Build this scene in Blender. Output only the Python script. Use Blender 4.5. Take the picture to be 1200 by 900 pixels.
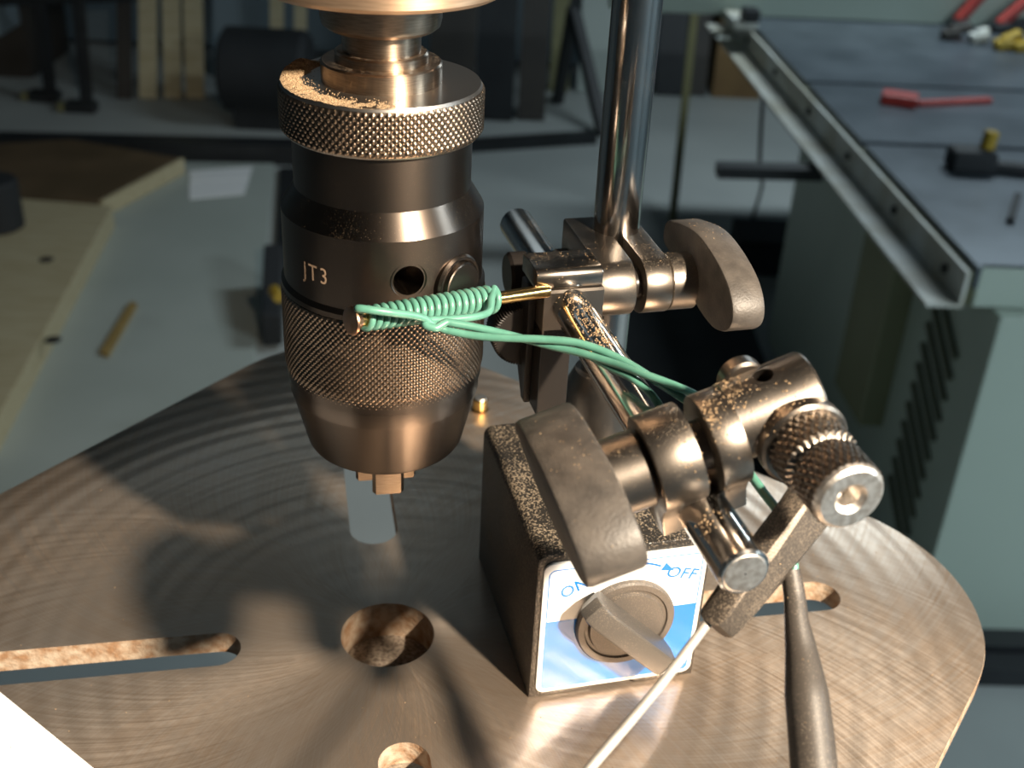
import bpy, bmesh, math, random
from mathutils import Vector, Matrix
random.seed(7)
scene = bpy.context.scene
for o in list(bpy.data.objects):
    bpy.data.objects.remove(o, do_unlink=True)
COL = scene.collection
MM = 0.001
PI = math.pi
V = Vector

# ------------------------------------------------------------------ camera
CAM = V((33.751, -271.426, 247.087))          # millimetres; z = 0 is the drill table's top
F_PX, PITCH, ROLL = 1385.66, 0.525189, 0.0519621
fwd = V((0, math.cos(PITCH), -math.sin(PITCH)))
right0 = V((1, 0, 0)); up0 = right0.cross(fwd)
RIGHT = right0 * math.cos(ROLL) + up0 * math.sin(ROLL)
UP = up0 * math.cos(ROLL) - right0 * math.sin(ROLL)
cd = bpy.data.cameras.new('camera'); cam = bpy.data.objects.new('camera', cd); COL.objects.link(cam)
m = Matrix((RIGHT, UP, -fwd)).transposed().to_4x4(); m.translation = CAM * MM
cam.matrix_world = m
cd.sensor_fit = 'HORIZONTAL'; cd.sensor_width = 36.0; cd.lens = 36.0 * F_PX / 1200
cd.clip_start = 0.01; cd.clip_end = 50
cd.dof.use_dof = True; cd.dof.focus_distance = 0.285; cd.dof.aperture_fstop = 20.0
scene.camera = cam

def at(px, py, depth):                         # a point seen at (px, py), depth mm in front of the lens
    return CAM + (fwd * F_PX + RIGHT * (px - 600) - UP * (py - 450)) * (depth / F_PX)

# ------------------------------------------------------------------ world, lamps, exposure
w = bpy.data.worlds.new('world'); scene.world = w; w.use_nodes = True
w.node_tree.nodes['Background'].inputs[0].default_value = (0.45, 0.6, 0.8, 1)
w.node_tree.nodes['Background'].inputs[1].default_value = 0.03
def light(name, kind, loc, energy, color, **kw):
    l = bpy.data.lights.new(name, kind); l.energy = energy; l.color = color
    for k, v in kw.items(): setattr(l, k, v)
    o = bpy.data.objects.new(name, l); COL.objects.link(o); o.location = V(loc) * MM
    return o
# the halogen work lamp just right of the camera, and the shop's ceiling fluorescents
key = light('halogen_lamp', 'SPOT', (408, -440, 512), 88.0, (1.0, 0.835, 0.64), shadow_soft_size=0.018, spot_size=math.radians(72), spot_blend=0.5)
key.rotation_euler = (V((10, 0, 60)) - V((408, -440, 512))).to_track_quat('-Z', 'Y').to_euler()
FLUOR = [(2900, -300), (1500, 3400), (-650, 1500), (-1700, 3900)]
FPOW = [88.0, 36.0, 0.5, 0.3]
for (fx, fy), fp_ in zip(FLUOR, FPOW):
    light('fluorescent_light', 'AREA', (fx, fy, 1000), fp_, (0.78, 0.93, 1.0), shape='RECTANGLE', size=1.2, size_y=0.22)
    up_ = light('fluorescent_uplight', 'AREA', (fx, fy, 1085), fp_ * 0.05, (0.72, 0.90, 1.0), shape='RECTANGLE', size=1.2, size_y=0.22)
    up_.rotation_euler = (math.pi, 0, 0)
scene.view_settings.view_transform = 'Standard'
scene.view_settings.look = 'None'
scene.view_settings.gamma = 1.0
scene.view_settings.exposure = 0.0

# ------------------------------------------------------------------ materials
def mat(name, base, rough=0.5, metal=0.0, spec=0.5, coat=0.0):
    m_ = bpy.data.materials.new(name); m_.use_nodes = True
    b = m_.node_tree.nodes['Principled BSDF']
    b.inputs['Base Color'].default_value = (*base, 1)
    b.inputs['Roughness'].default_value = rough
    b.inputs['Metallic'].default_value = metal
    b.inputs['Specular IOR Level'].default_value = spec
    b.inputs['Coat Weight'].default_value = coat
    return m_, m_.node_tree, b
def nd(t, kind, **kw):
    n = t.nodes.new(kind)
    for k, v in kw.items():
        if k in n.inputs: n.inputs[k].default_value = v
        else: setattr(n, k, v)
    return n
def ramp(t, a, ca, b, cb):
    r = t.nodes.new('ShaderNodeValToRGB'); e = r.color_ramp.elements
    e[0].position = a; e[0].color = (*ca, 1); e[1].position = b; e[1].color = (*cb, 1)
    return r
def noisy(name, c1, c2, scale, rough=0.5, metal=0.0, bump=0.0, bscale=None, detail=4, spec=0.5, lo=0.35, hi=0.65, stretch=None, bdist=0.0003):
    m_, t, b = mat(name, c1, rough, metal, spec)
    tc = nd(t, 'ShaderNodeTexCoord'); n = nd(t, 'ShaderNodeTexNoise', Scale=scale, Detail=detail)
    src = tc.outputs['Object']
    if stretch:
        mp = nd(t, 'ShaderNodeMapping'); mp.inputs['Scale'].default_value = stretch
        t.links.new(src, mp.inputs['Vector']); src = mp.outputs['Vector']
    t.links.new(src, n.inputs['Vector'])
    r = ramp(t, lo, c1, hi, c2); t.links.new(n.outputs['Fac'], r.inputs['Fac'])
    t.links.new(r.outputs['Color'], b.inputs['Base Color'])
    if bump:
        n2 = nd(t, 'ShaderNodeTexNoise', Scale=bscale or scale, Detail=3)
        t.links.new(src, n2.inputs['Vector'])
        bp = nd(t, 'ShaderNodeBump', Strength=bump, Distance=bdist)
        t.links.new(n2.outputs['Fac'], bp.inputs['Height']); t.links.new(bp.outputs['Normal'], b.inputs['Normal'])
    return m_
def dusty(name, base, rough, metal=1.0, amount=0.62, dust=(0.42, 0.30, 0.17), scale=1400, bump=0.15):
    """metal with settled sawdust specks"""
    m_, t, b = mat(name, base, rough, metal)
    tc = nd(t, 'ShaderNodeTexCoord')
    n = nd(t, 'ShaderNodeTexNoise', Scale=scale * 3.2, Detail=1); t.links.new(tc.outputs['Object'], n.inputs['Vector'])
    n3 = nd(t, 'ShaderNodeTexNoise', Scale=70, Detail=3); t.links.new(tc.outputs['Object'], n3.inputs['Vector'])
    ad = nd(t, 'ShaderNodeMath', operation='MULTIPLY_ADD'); ad.inputs[1].default_value = 0.45
    t.links.new(n3.outputs['Fac'], ad.inputs[0]); t.links.new(n.outputs['Fac'], ad.inputs[2])
    r = ramp(t, amount + 0.25, (0, 0, 0), amount + 0.38, (0.6, 0.6, 0.6)); t.links.new(ad.outputs[0], r.inputs['Fac'])
    ge = nd(t, 'ShaderNodeNewGeometry'); sx_ = nd(t, 'ShaderNodeSeparateXYZ'); t.links.new(ge.outputs['Normal'], sx_.inputs[0])
    up_ = nd(t, 'ShaderNodeMapRange'); up_.inputs['From Min'].default_value = -0.25; up_.inputs['From Max'].default_value = 0.7; up_.inputs['To Min'].default_value = 0.06
    t.links.new(sx_.outputs[2], up_.inputs['Value'])
    ml = nd(t, 'ShaderNodeMath', operation='MULTIPLY'); t.links.new(r.outputs['Color'], ml.inputs[0]); t.links.new(up_.outputs[0], ml.inputs[1])
    mx = nd(t, 'ShaderNodeMix', data_type='RGBA'); mx.inputs[6].default_value = (*base, 1); mx.inputs[7].default_value = (*dust, 1)
    t.links.new(ml.outputs[0], mx.inputs[0]); t.links.new(mx.outputs[2], b.inputs['Base Color'])
    inv = nd(t, 'ShaderNodeMath', operation='SUBTRACT'); inv.inputs[0].default_value = metal
    t.links.new(ml.outputs[0], inv.inputs[1]); t.links.new(inv.outputs[0], b.inputs['Metallic'])
    rr = nd(t, 'ShaderNodeMapRange'); rr.inputs['To Min'].default_value = rough - 0.05; rr.inputs['To Max'].default_value = rough + 0.12
    t.links.new(n3.outputs['Fac'], rr.inputs['Value']); t.links.new(rr.outputs[0], b.inputs['Roughness'])
    bp = nd(t, 'ShaderNodeBump', Strength=bump, Distance=0.0002)
    t.links.new(n.outputs['Fac'], bp.inputs['Height']); t.links.new(bp.outputs['Normal'], b.inputs['Normal'])
    return m_

def turned(m_, amount, rough=None):
    """lathe-turned about the vertical: grooves run round, highlights stretch up and down"""
    t = m_.node_tree; b = t.nodes['Principled BSDF']; c = nd(t, 'ShaderNodeCombineXYZ'); c.inputs[2].default_value = 1.0
    t.links.new(c.outputs[0], b.inputs['Tangent']); b.inputs['Anisotropic'].default_value = amount
    if rough is not None:
        for l in list(b.inputs['Roughness'].links): t.links.remove(l)
        b.inputs['Roughness'].default_value = rough
def table_material():
    """ground cast iron: concentric facing grooves crossed by two sets of fine grinding arcs, rust-brown film in patches"""
    m_, t, b = mat('ground_cast_iron', (0.42, 0.39, 0.36), 0.34, 1.0)
    L = t.links.new
    tc = nd(t, 'ShaderNodeTexCoord'); sp = nd(t, 'ShaderNodeSeparateXYZ'); L(tc.outputs['Object'], sp.inputs[0])
    def mth(op, a, bb=None, c=None):
        n = nd(t, 'ShaderNodeMath', operation=op)
        for i, x in enumerate((a, bb, c)):
            if x is None: continue
            if isinstance(x, (int, float)): n.inputs[i].default_value = x
            else: L(x, n.inputs[i])
        return n.outputs[0]
    X, Y = sp.outputs[0], sp.outputs[1]
    R = mth('SQRT', mth('ADD', mth('MULTIPLY', X, X), mth('MULTIPLY', Y, Y)))
    TH = mth('ARCTAN2', mth('MULTIPLY', Y, -1.0), mth('MULTIPLY', X, -1.0))
    def lines(c_th, c_r, k_r):
        """noise stretched along the arcs theta + c_r * r = const"""
        cm = nd(t, 'ShaderNodeCombineXYZ')
        L(mth('MULTIPLY', mth('ADD', TH, mth('MULTIPLY', R, c_r)), c_th), cm.inputs[0])
        L(mth('MULTIPLY', R, k_r), cm.inputs[1])
        n = nd(t, 'ShaderNodeTexNoise', Scale=1.0, Detail=3); L(cm.outputs[0], n.inputs['Vector'])
        return n.outputs['Fac']
    l1 = lines(TH1, 6.0, 18); l2 = lines(TH2, -6.0, 22)
    conc = lines(1.5, 0.0, 1500)
    waves = nd(t, 'ShaderNodeTexNoise', Scale=1.0, Detail=1)
    cw = nd(t, 'ShaderNodeCombineXYZ'); L(mth('MULTIPLY', TH, 0.9), cw.inputs[0]); L(mth('MULTIPLY', R, 60.0), cw.inputs[1])
    L(cw.outputs[0], waves.inputs['Vector'])
    ring = mth('SINE', mth('ADD', mth('MULTIPLY', R, 2 * PI / 0.0088), mth('MULTIPLY', waves.outputs['Fac'], 2.5)))
    big = nd(t, 'ShaderNodeTexNoise', Scale=16, Detail=4); L(tc.outputs['Object'], big.inputs['Vector'])
    fine = nd(t, 'ShaderNodeTexNoise', Scale=420, Detail=2); L(tc.outputs['Object'], fine.inputs['Vector'])
    mixf = mth('ADD', mth('MULTIPLY', big.outputs['Fac'], 0.45), mth('ADD', mth('MULTIPLY', l1, 0.35), mth('MULTIPLY', l2, 0.35)))
    cr = ramp(t, 0.36, (0.70, 0.625, 0.55), 0.78, (0.54, 0.385, 0.265)); L(mixf, cr.inputs['Fac'])
    h = mth('ADD', mth('ADD', mth('MULTIPLY', l1, 0.30), mth('MULTIPLY', l2, 0.30)), mth('MULTIPLY', conc, 0.22))
    bp = nd(t, 'ShaderNodeBump', Strength=0.25, Distance=0.00025); L(h, bp.inputs['Height'])
    bp2 = nd(t, 'ShaderNodeBump', Strength=1.0, Distance=RINGD)
    amp = nd(t, 'ShaderNodeMapRange', interpolation_type='SMOOTHSTEP'); L(R, amp.inputs['Value'])
    amp.inputs['From Min'].default_value = 0.045; amp.inputs['From Max'].default_value = 0.085; amp.inputs['To Min'].default_value = 0.12
    L(mth('MULTIPLY', ring, amp.outputs[0]), bp2.inputs['Height']); L(bp.outputs[0], bp2.inputs['Normal'])
    # groove directions as vectors
    rad = nd(t, 'ShaderNodeCombineXYZ'); L(mth('DIVIDE', X, R), rad.inputs[0]); L(mth('DIVIDE', Y, R), rad.inputs[1])
    tan = nd(t, 'ShaderNodeCombineXYZ'); L(mth('MULTIPLY', mth('DIVIDE', Y, R), -1.0), tan.inputs[0]); L(mth('DIVIDE', X, R), tan.inputs[1])
    def aniso(bs, vec, rough, an):
        L(cr.outputs['Color'], bs.inputs['Base Color']); L(bp2.outputs[0], bs.inputs['Normal'])
        if vec is not None: L(vec, bs.inputs['Tangent'])
        bs.inputs['Metallic'].default_value = METAL; bs.inputs['Anisotropic'].default_value = an
        L(mth('ADD', mth('MULTIPLY', fine.outputs['Fac'], 0.08), rough), bs.inputs['Roughness'])
    out = [n for n in t.nodes if n.type == 'OUTPUT_MATERIAL'][0]
    aniso(b, tan.outputs[0], ROUGH_A, ANISO)
    def arcvec(k):                                 # along theta + k r = const: d = rad - k r * tan
        n = nd(t, 'ShaderNodeVectorMath', operation='SCALE'); L(tan.outputs[0], n.inputs[0]); L(mth('MULTIPLY', R, -k), n.inputs['Scale'])
        ad = nd(t, 'ShaderNodeVectorMath', operation='ADD'); L(rad.outputs[0], ad.inputs[0]); L(n.outputs[0], ad.inputs[1])
        nm = nd(t, 'ShaderNodeVectorMath', operation='NORMALIZE'); L(ad.outputs[0], nm.inputs[0]); return nm.outputs[0]
    b2 = nd(t, 'ShaderNodeBsdfPrincipled'); aniso(b2, arcvec(6.0), ROUGH_A, ANISO)
    b3 = nd(t, 'ShaderNodeBsdfPrincipled'); aniso(b3, arcvec(-6.0), ROUGH_A, ANISO)
    m1 = nd(t, 'ShaderNodeMixShader'); m2 = nd(t, 'ShaderNodeMixShader')
    r1 = ramp(t, 0.42, (0, 0, 0), 0.62, (1, 1, 1)); L(l2, r1.inputs['Fac'])
    L(r1.outputs['Color'], m1.inputs[0]); L(b2.outputs[0], m1.inputs[1]); L(b3.outputs[0], m1.inputs[2])
    r2 = ramp(t, 0.40, (ARC0,) * 3, 0.66, (ARC1,) * 3); L(l1, r2.inputs['Fac'])
    L(r2.outputs['Color'], m2.inputs[0]); L(b.outputs[0], m2.inputs[1]); L(m1.outputs[0], m2.inputs[2])
    L(m2.outputs[0], out.inputs['Surface'])
    return m_
TH1, TH2, RINGD, METAL, ROUGH_A, ANISO, ARC0, ARC1 = 110, 95, 0.00007, 0.88, 0.28, 0.75, 0.12, 0.62

M = {}
M['table'] = table_material()
M['rust'] = noisy('rusty_cast_wall', (0.30, 0.17, 0.09), (0.50, 0.40, 0.30), 260, 0.75, 0.0, 0.5, 700, bdist=0.0008)
M['hubdust'] = noisy('dusty_iron', (0.16, 0.12, 0.09), (0.40, 0.33, 0.26), 900, 0.9, 0.0, 0.5, 900)
M['chuck'] = dusty('blued_chuck_steel', (0.108, 0.088, 0.074), 0.28, 1.0, 0.70, (0.34, 0.24, 0.14), 1300, 0.02)
M['knurl'] = dusty('knurled_steel', (0.215, 0.165, 0.125), 0.30, 1.0, 0.60, (0.45, 0.31, 0.17), 900, 0.03)
M['bright'] = noisy('turned_steel', (0.37, 0.29, 0.22), (0.26, 0.20, 0.15), 300, 0.24, 1.0, 0.03, stretch=(1, 1, 14))
M['copper'] = noisy('brown_quill_steel', (0.66, 0.47, 0.32), (0.54, 0.37, 0.25), 150, 0.40, 0.9, 0.04, stretch=(1, 1, 12))
M['chrome'] = dusty('chromed_rod', (0.66, 0.64, 0.62), 0.10, 1.0, 0.66, (0.48, 0.36, 0.20), 1500, 0.0)
M['post'] = dusty('chromed_post', (0.40, 0.385, 0.37), 0.12, 1.0, 0.70, (0.36, 0.33, 0.22), 1500, 0.0)
M['clamp'] = dusty('blackened_clamp_steel', (0.215, 0.19, 0.166), 0.30, 1.0, 0.62, (0.46, 0.36, 0.25), 1300, 0.1)
M['clampgloss'] = dusty('glossy_black_oxide', (0.26, 0.235, 0.21), 0.22, 1.0, 0.64, (0.46, 0.36, 0.25), 1300, 0.05)
M['knob'] = noisy('dusty_black_knob', (0.036, 0.032, 0.029), (0.080, 0.070, 0.061), 160, 0.50, 0.0, 0.35, 1500, 5)
M['crinkle'] = dusty('black_crinkle_paint', (0.020, 0.018, 0.016), 0.36, 0.0, 0.50, (0.36, 0.29, 0.21), 520, 1.0)
M['platewhite'] = mat('white_label', (0.76, 0.77, 0.77), 0.30, 0.0, 0.4)[0]
M['plateblue'] = noisy('blue_label_ink', (0.010, 0.150, 0.52), (0.018, 0.18, 0.57), 40, 0.24, 0.0, 0.0, spec=0.4)
M['dial'] = dusty('grey_switch_dial', (0.085, 0.073, 0.063), 0.45, 0.0, 0.56, (0.34, 0.27, 0.20), 1100, 0.3)
M['lever'] = dusty('grey_switch_lever', (0.070, 0.064, 0.058), 0.38, 0.0, 0.6, (0.34, 0.27, 0.20), 1100, 0.2)
M['wire'] = noisy('green_wire_plastic', (0.075, 0.215, 0.165), (0.095, 0.255, 0.20), 300, 0.32)
M['brass'] = noisy('brass_pin', (0.72, 0.50, 0.20), (0.60, 0.38, 0.14), 200, 0.22, 1.0)
M['copperhead'] = noisy('copper_nail_head', (0.72, 0.42, 0.28), (0.60, 0.33, 0.2), 300, 0.3, 1.0)
M['whitewire'] = noisy('pale_steel_wire', (0.72, 0.70, 0.66), (0.6, 0.57, 0.53), 300, 0.35, 0.6)
M['sleeve'] = dusty('dark_rubber_sleeve', (0.045, 0.039, 0.034), 0.45, 0.0, 0.60, (0.22, 0.18, 0.14), 1200, 0.2)
M['sawdust'] = noisy('sawdust', (0.42, 0.30, 0.18), (0.20, 0.13, 0.07), 2500, 0.95, 0, 0.8, 1800, bdist=0.0006)
M['dark'] = noisy('dark_hole', (0.02, 0.018, 0.016), (0.03, 0.027, 0.024), 50, 0.7)
M['paper'] = mat('white_paper', (0.86, 0.87, 0.88), 0.6)[0]
M['etch'] = mat('etched_lettering', (0.27, 0.19, 0.13), 0.6)[0]
M['disc'] = mat('turned_disc', (0.50, 0.47, 0.44), 0.30, 1.0)[0]
M['sawend'] = noisy('sawn_steel_end', (0.82, 0.79, 0.75), (0.55, 0.50, 0.45), 700, 0.42, 1.0, 0.4, 900)
turned(M['bright'], 0.8, 0.33); turned(M['chuck'], 0.6, 0.34); turned(M['copper'], 0.6, 0.42)
M['blackgloss'] = mat('black_gloss_steel', (0.016, 0.014, 0.013), 0.30, 0.0, 0.25)[0]
M['armdust'] = dusty('dusty_holder_steel', (0.11, 0.095, 0.082), 0.48, 0.7, 0.46, (0.28, 0.22, 0.16), 900, 0.3)
# workshop
M['floor'] = noisy('painted_concrete', (0.335, 0.355, 0.345), (0.385, 0.405, 0.39), 2.2, 0.55, 0, 0.1, 30)
M['wall'] = noisy('blue_grey_wall', (0.17, 0.22, 0.25), (0.20, 0.25, 0.28), 1.5, 0.8)
M['ceil'] = noisy('ceiling_board', (0.12, 0.14, 0.16), (0.14, 0.16, 0.18), 1.5, 0.9)
M['sheet'] = noisy('pale_panel', (0.36, 0.40, 0.37), (0.40, 0.44, 0.41), 3, 0.5)
M['pine'] = noisy('pale_pine', (0.50, 0.44, 0.29), (0.42, 0.35, 0.21), 9, 0.6, stretch=(1, 8, 8))
M['ply'] = noisy('dark_plywood', (0.13, 0.085, 0.045), (0.09, 0.06, 0.03), 6, 0.6)
M['black'] = noisy('black_paint', (0.012, 0.013, 0.015), (0.018, 0.02, 0.022), 8, 0.5)
M['darkwood'] = noisy('dark_brown_board', (0.035, 0.030, 0.026), (0.05, 0.042, 0.034), 5, 0.6)
M['brownbox'] = noisy('brown_wooden_box', (0.22, 0.13, 0.05), (0.16, 0.09, 0.035), 6, 0.6)
M['olive'] = noisy('olive_post', (0.20, 0.19, 0.09), (0.16, 0.15, 0.07), 8, 0.6)
M['yellow'] = noisy('yellow_plastic', (0.45, 0.30, 0.03), (0.38, 0.25, 0.025), 30, 0.5)
M['red'] = noisy('red_plastic', (0.38, 0.04, 0.03), (0.30, 0.03, 0.025), 30, 0.45)
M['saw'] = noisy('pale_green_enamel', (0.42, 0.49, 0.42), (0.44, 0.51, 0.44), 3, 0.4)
M['sawdark'] = noisy('olive_cover_paint', (0.26, 0.27, 0.16), (0.22, 0.23, 0.13), 4, 0.5)  # olive paint of the motor cover and side apron
M['sawslot'] = noisy('dark_olive_louvre', (0.17, 0.18, 0.13), (0.14, 0.15, 0.11), 6, 0.6)
M['stick'] = noisy('yellow_brown_stick', (0.34, 0.235, 0.085), (0.28, 0.19, 0.065), 9, 0.6)
M['castiron'] = noisy('oiled_cast_iron', (0.115, 0.135, 0.155), (0.07, 0.085, 0.10), 7, 0.36, 0.4, 0.05, 90)
M['rail'] = noisy('galvanised_rail', (0.66, 0.68, 0.65), (0.46, 0.44, 0.36), 9, 0.5, 0.0)
M['rubber'] = noisy('black_rubber', (0.014, 0.016, 0.018), (0.02, 0.022, 0.025), 5, 0.75)

# ------------------------------------------------------------------ mesh helpers (all in millimetres)
class MB:
    def __init__(s): s.v = []; s.f = []
    def add(s, vs, fs):
        k = len(s.v); s.v += [V(x) for x in vs]; s.f += [tuple(i + k for i in f) for f in fs]; return s
    def box(s, c, size, fr=None):
        c = V(c); hx, hy, hz = [x / 2 for x in size]
        ax, ay, az = fr or (V((1, 0, 0)), V((0, 1, 0)), V((0, 0, 1)))
        vs = [c + ax * (sx * hx) + ay * (sy * hy) + az * (sz * hz) for sx in (-1, 1) for sy in (-1, 1) for sz in (-1, 1)]
        return s.add(vs, [(0, 1, 3, 2), (4, 6, 7, 5), (0, 4, 5, 1), (2, 3, 7, 6), (0, 2, 6, 4), (1, 5, 7, 3)])
    def bar(s, a, b, wx, wy, up=V((0, 0, 1))):
        a, b = V(a), V(b); d = (b - a).normalized(); x = d.cross(up)
        if x.length < 1e-6: x = V((1, 0, 0))
        x.normalize(); y = x.cross(d)
        return s.box((a + b) / 2, (wx, (b - a).length, wy), (x, d, y))
    def lathe(s, prof, seg=64, o=(0, 0, 0), ax=(0, 0, 1), caps=True):
        """prof: (height along axis, radius)"""
        o = V(o); az = V(ax).normalized(); x = az.orthogonal().normalized(); y = az.cross(x)
        vs = []; fs = []; n = len(prof)
        for h, r in prof:
            for i in range(seg):
                a = 2 * PI * i / seg; vs.append(o + az * h + (x * math.cos(a) + y * math.sin(a)) * r)
        for j in range(n - 1):
            for i in range(seg):
                k = (i + 1) % seg; fs.append((j * seg + i, j * seg + k, (j + 1) * seg + k, (j + 1) * seg + i))
        if caps:
            fs.append(tuple(range(seg - 1, -1, -1))); fs.append(tuple((n - 1) * seg + i for i in range(seg)))
        return s.add(vs, fs)
    def cyl(s, a, b, r, seg=48, bev=0.0, r2=None):
        a, b = V(a), V(b); L = (b - a).length; r2 = r if r2 is None else r2
        prof = [(0, r), (L, r2)] if not bev else [(0, r - bev), (bev, r), (L - bev, r2), (L, r2 - bev)]
        return s.lathe(prof, seg, a, b - a)
    def prism(s, outline, o, ex, ey, ed, d0, d1, bev=0.0):
        """outline in (ex, ey), extruded along ed from d0 to d1; bev shrinks both ends"""
        o, ex, ey, ed = V(o), V(ex), V(ey), V(ed); n = len(outline)
        cx = sum(p[0] for p in outline) / n; cy = sum(p[1] for p in outline) / n
        rows = [(d0, 0), (d1, 0)]
        if bev: rows = [(d0, bev), (d0 + bev * 0.3, bev * 0.3), (d0 + bev, 0), (d1 - bev, 0), (d1 - bev * 0.3, bev * 0.3), (d1, bev)]
        vs = []
        for d, sh in rows:
            for px, py in outline:
                L = math.hypot(px - cx, py - cy) or 1.0; k = (L - sh) / L
                vs.append(o + ex * (cx + (px - cx) * k) + ey * (cy + (py - cy) * k) + ed * d)
        fs = []
        for j in range(len(rows) - 1):
            for i in range(n):
                k = (i + 1) % n; fs.append((j * n + i, j * n + k, (j + 1) * n + k, (j + 1) * n + i))
        fs.append(tuple(range(n - 1, -1, -1))); fs.append(tuple((len(rows) - 1) * n + i for i in range(n)))
        return s.add(vs, fs)
    def tube(s, pts, rad, seg=12, caps=True):
        pts = [V(p) for p in pts]; n = len(pts)
        rad = rad if isinstance(rad, (list, tuple)) else [rad] * n
        t0 = (pts[1] - pts[0]).normalized(); x = t0.orthogonal().normalized(); vs = []; fs = []
        for i, p in enumerate(pts):
            t = (pts[min(i + 1, n - 1)] - pts[max(i - 1, 0)]).normalized()
            x = (x - t * x.dot(t)).normalized(); y = t.cross(x)
            for k in range(seg):
                a = 2 * PI * k / seg; vs.append(p + (x * math.cos(a) + y * math.sin(a)) * rad[i])
        for j in range(n - 1):
            for i in range(seg):
                k = (i + 1) % seg; fs.append((j * seg + i, j * seg + k, (j + 1) * seg + k, (j + 1) * seg + i))
        if caps:
            fs.append(tuple(range(seg - 1, -1, -1))); fs.append(tuple((n - 1) * seg + i for i in range(seg)))
        return s.add(vs, fs)
    def build(s, name, mt, parent=None, smooth=32, bevel=0.0, bseg=2, origin=None):
        """links the mesh; its object origin is `origin` (mm) or that of the parent"""
        if origin is None: origin = V(parent['_o']) if parent is not None and '_o' in parent else V((0, 0, 0))
        origin = V(origin)
        me = bpy.data.meshes.new(name)
        me.from_pydata([tuple((p - origin) * MM) for p in s.v], [], s.f); me.validate()
        bm = bmesh.new(); bm.from_mesh(me); bmesh.ops.recalc_face_normals(bm, faces=bm.faces)
        if bevel:
            ed = [e for e in bm.edges if len(e.link_faces) == 2 and e.calc_face_angle(0) > math.radians(35)]
            bmesh.ops.bevel(bm, geom=ed, offset=bevel * MM, segments=bseg, affect='EDGES', profile=0.6, clamp_overlap=True)
        bm.to_mesh(me); bm.free()
        if smooth:
            me.shade_smooth(); me.set_sharp_from_angle(angle=math.radians(smooth))
        if mt is not None: me.materials.append(mt)
        o = bpy.data.objects.new(name, me); COL.objects.link(o)
        if parent is not None:
            o.parent = parent; po = V(parent['_o']) if '_o' in parent else V((0, 0, 0))
            o.location = (origin - po) * MM
        else:
            o.location = origin * MM
        o['_o'] = tuple(origin)
        return o
ALL = []
def thing(name, label, cat, o=(0, 0, 0), group=None):
    e = bpy.data.objects.new(name, None); COL.objects.link(e); e.location = V(o) * MM; e['_o'] = tuple(V(o))
    e.empty_display_size = 0.01
    e['label'] = label; e['category'] = cat
    if group: e['group'] = group
    return e
def tag(o, label, cat, group=None):
    o['label'] = label; o['category'] = cat
    if group: o['group'] = group
    return o
def struct(o): o['kind'] = 'structure'; return o
def catmull(pts, n=8):
    pts = [V(p) for p in pts]; out = []
    P = [pts[0] * 2 - pts[1]] + pts + [pts[-1] * 2 - pts[-2]]
    for i in range(1, len(P) - 2):
        a, b, c, d = P[i - 1:i + 3]
        for k in range(n):
            u = k / n
            out.append(0.5 * ((2 * b) + (c - a) * u + (2 * a - 5 * b + 4 * c - d) * u * u + (3 * b - a - 3 * c + d) * u ** 3))
    out.append(pts[-1]); return out
def boolean(o, cutters):
    """real holes: subtract, keep the result, drop the cutters"""
    for c in cutters:
        md = o.modifiers.new('cut', 'BOOLEAN'); md.object = c; md.operation = 'DIFFERENCE'; md.solver = 'EXACT'
    bpy.context.view_layer.update()
    dg = bpy.context.evaluated_depsgraph_get()
    me = bpy.data.meshes.new_from_object(o.evaluated_get(dg)); o.modifiers.clear(); old = o.data; o.data = me
    for c in cutters: bpy.data.objects.remove(c, do_unlink=True)
    return o
def text_mb(txt, size, extrude, place, gap=1.0, bold=0.0):
    """lettering as a mesh; place maps (x, y, h) in mm to a point"""
    cu = bpy.data.curves.new('lettering', 'FONT'); cu.body = txt; cu.size = size; cu.extrude = extrude; cu.resolution_u = 3; cu.space_character = gap; cu.offset = bold
    cu.align_x = 'CENTER'; cu.align_y = 'CENTER'
    o = bpy.data.objects.new('lettering', cu); COL.objects.link(o); bpy.context.view_layer.update()
    dg = bpy.context.evaluated_depsgraph_get(); me = o.evaluated_get(dg).to_mesh()
    mb = MB(); mb.add([place(*v.co) for v in me.vertices], [tuple(p.vertices) for p in me.polygons])
    o.evaluated_get(dg).to_mesh_clear(); bpy.data.objects.remove(o, do_unlink=True); bpy.data.curves.remove(cu)
    return mb
def arc(cx, cy, r, a0, a1, n): return [(cx + r * math.cos(math.radians(a0 + (a1 - a0) * i / n)), cy + r * math.sin(math.radians(a0 + (a1 - a0) * i / n))) for i in range(n + 1)]

EX, EY, EZ = V((1, 0, 0)), V((0, 1, 0)), V((0, 0, 1))
ZF = -1370.0                                  # workshop floor

# ================================================================== room
def slab(name, c, size, mt): return struct(MB().box(c, size).build(name, mt, smooth=0))
slab('floor', (300, 2000, ZF - 30), (7200, 7800, 60), M['floor'])
slab('ceiling', (300, 2000, 1320), (7200, 7800, 60), M['ceil'])
slab('wall_back', (300, 5780, -25), (7200, 120, 2630), M['wall'])
slab('wall_front', (300, -1780, -25), (7200, 120, 2630), M['wall'])
slab('wall_left', (-3240, 2000, -25), (120, 7440, 2630), M['wall'])
slab('wall_right', (3840, 2000, -25), (120, 7440, 2630), M['wall'])
for i, (fx, fy) in enumerate(FLUOR):
    t = thing('ceiling_light', 'white fluorescent ceiling fixture, %s' % ['front right of the room', 'back right of the room', 'back left of the room', 'front left of the room'][i], 'light', (fx, fy, 1290))
    MB().box((fx, fy, 1040), (1260, 280, 68)).build('housing', M['platewhite'], t, smooth=0, bevel=6)
    for sx in (-450, 450): MB().cyl((fx + sx, fy, 1070), (fx + sx, fy, 1292), 5, 8).build('hanger', M['black'], t)

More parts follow.
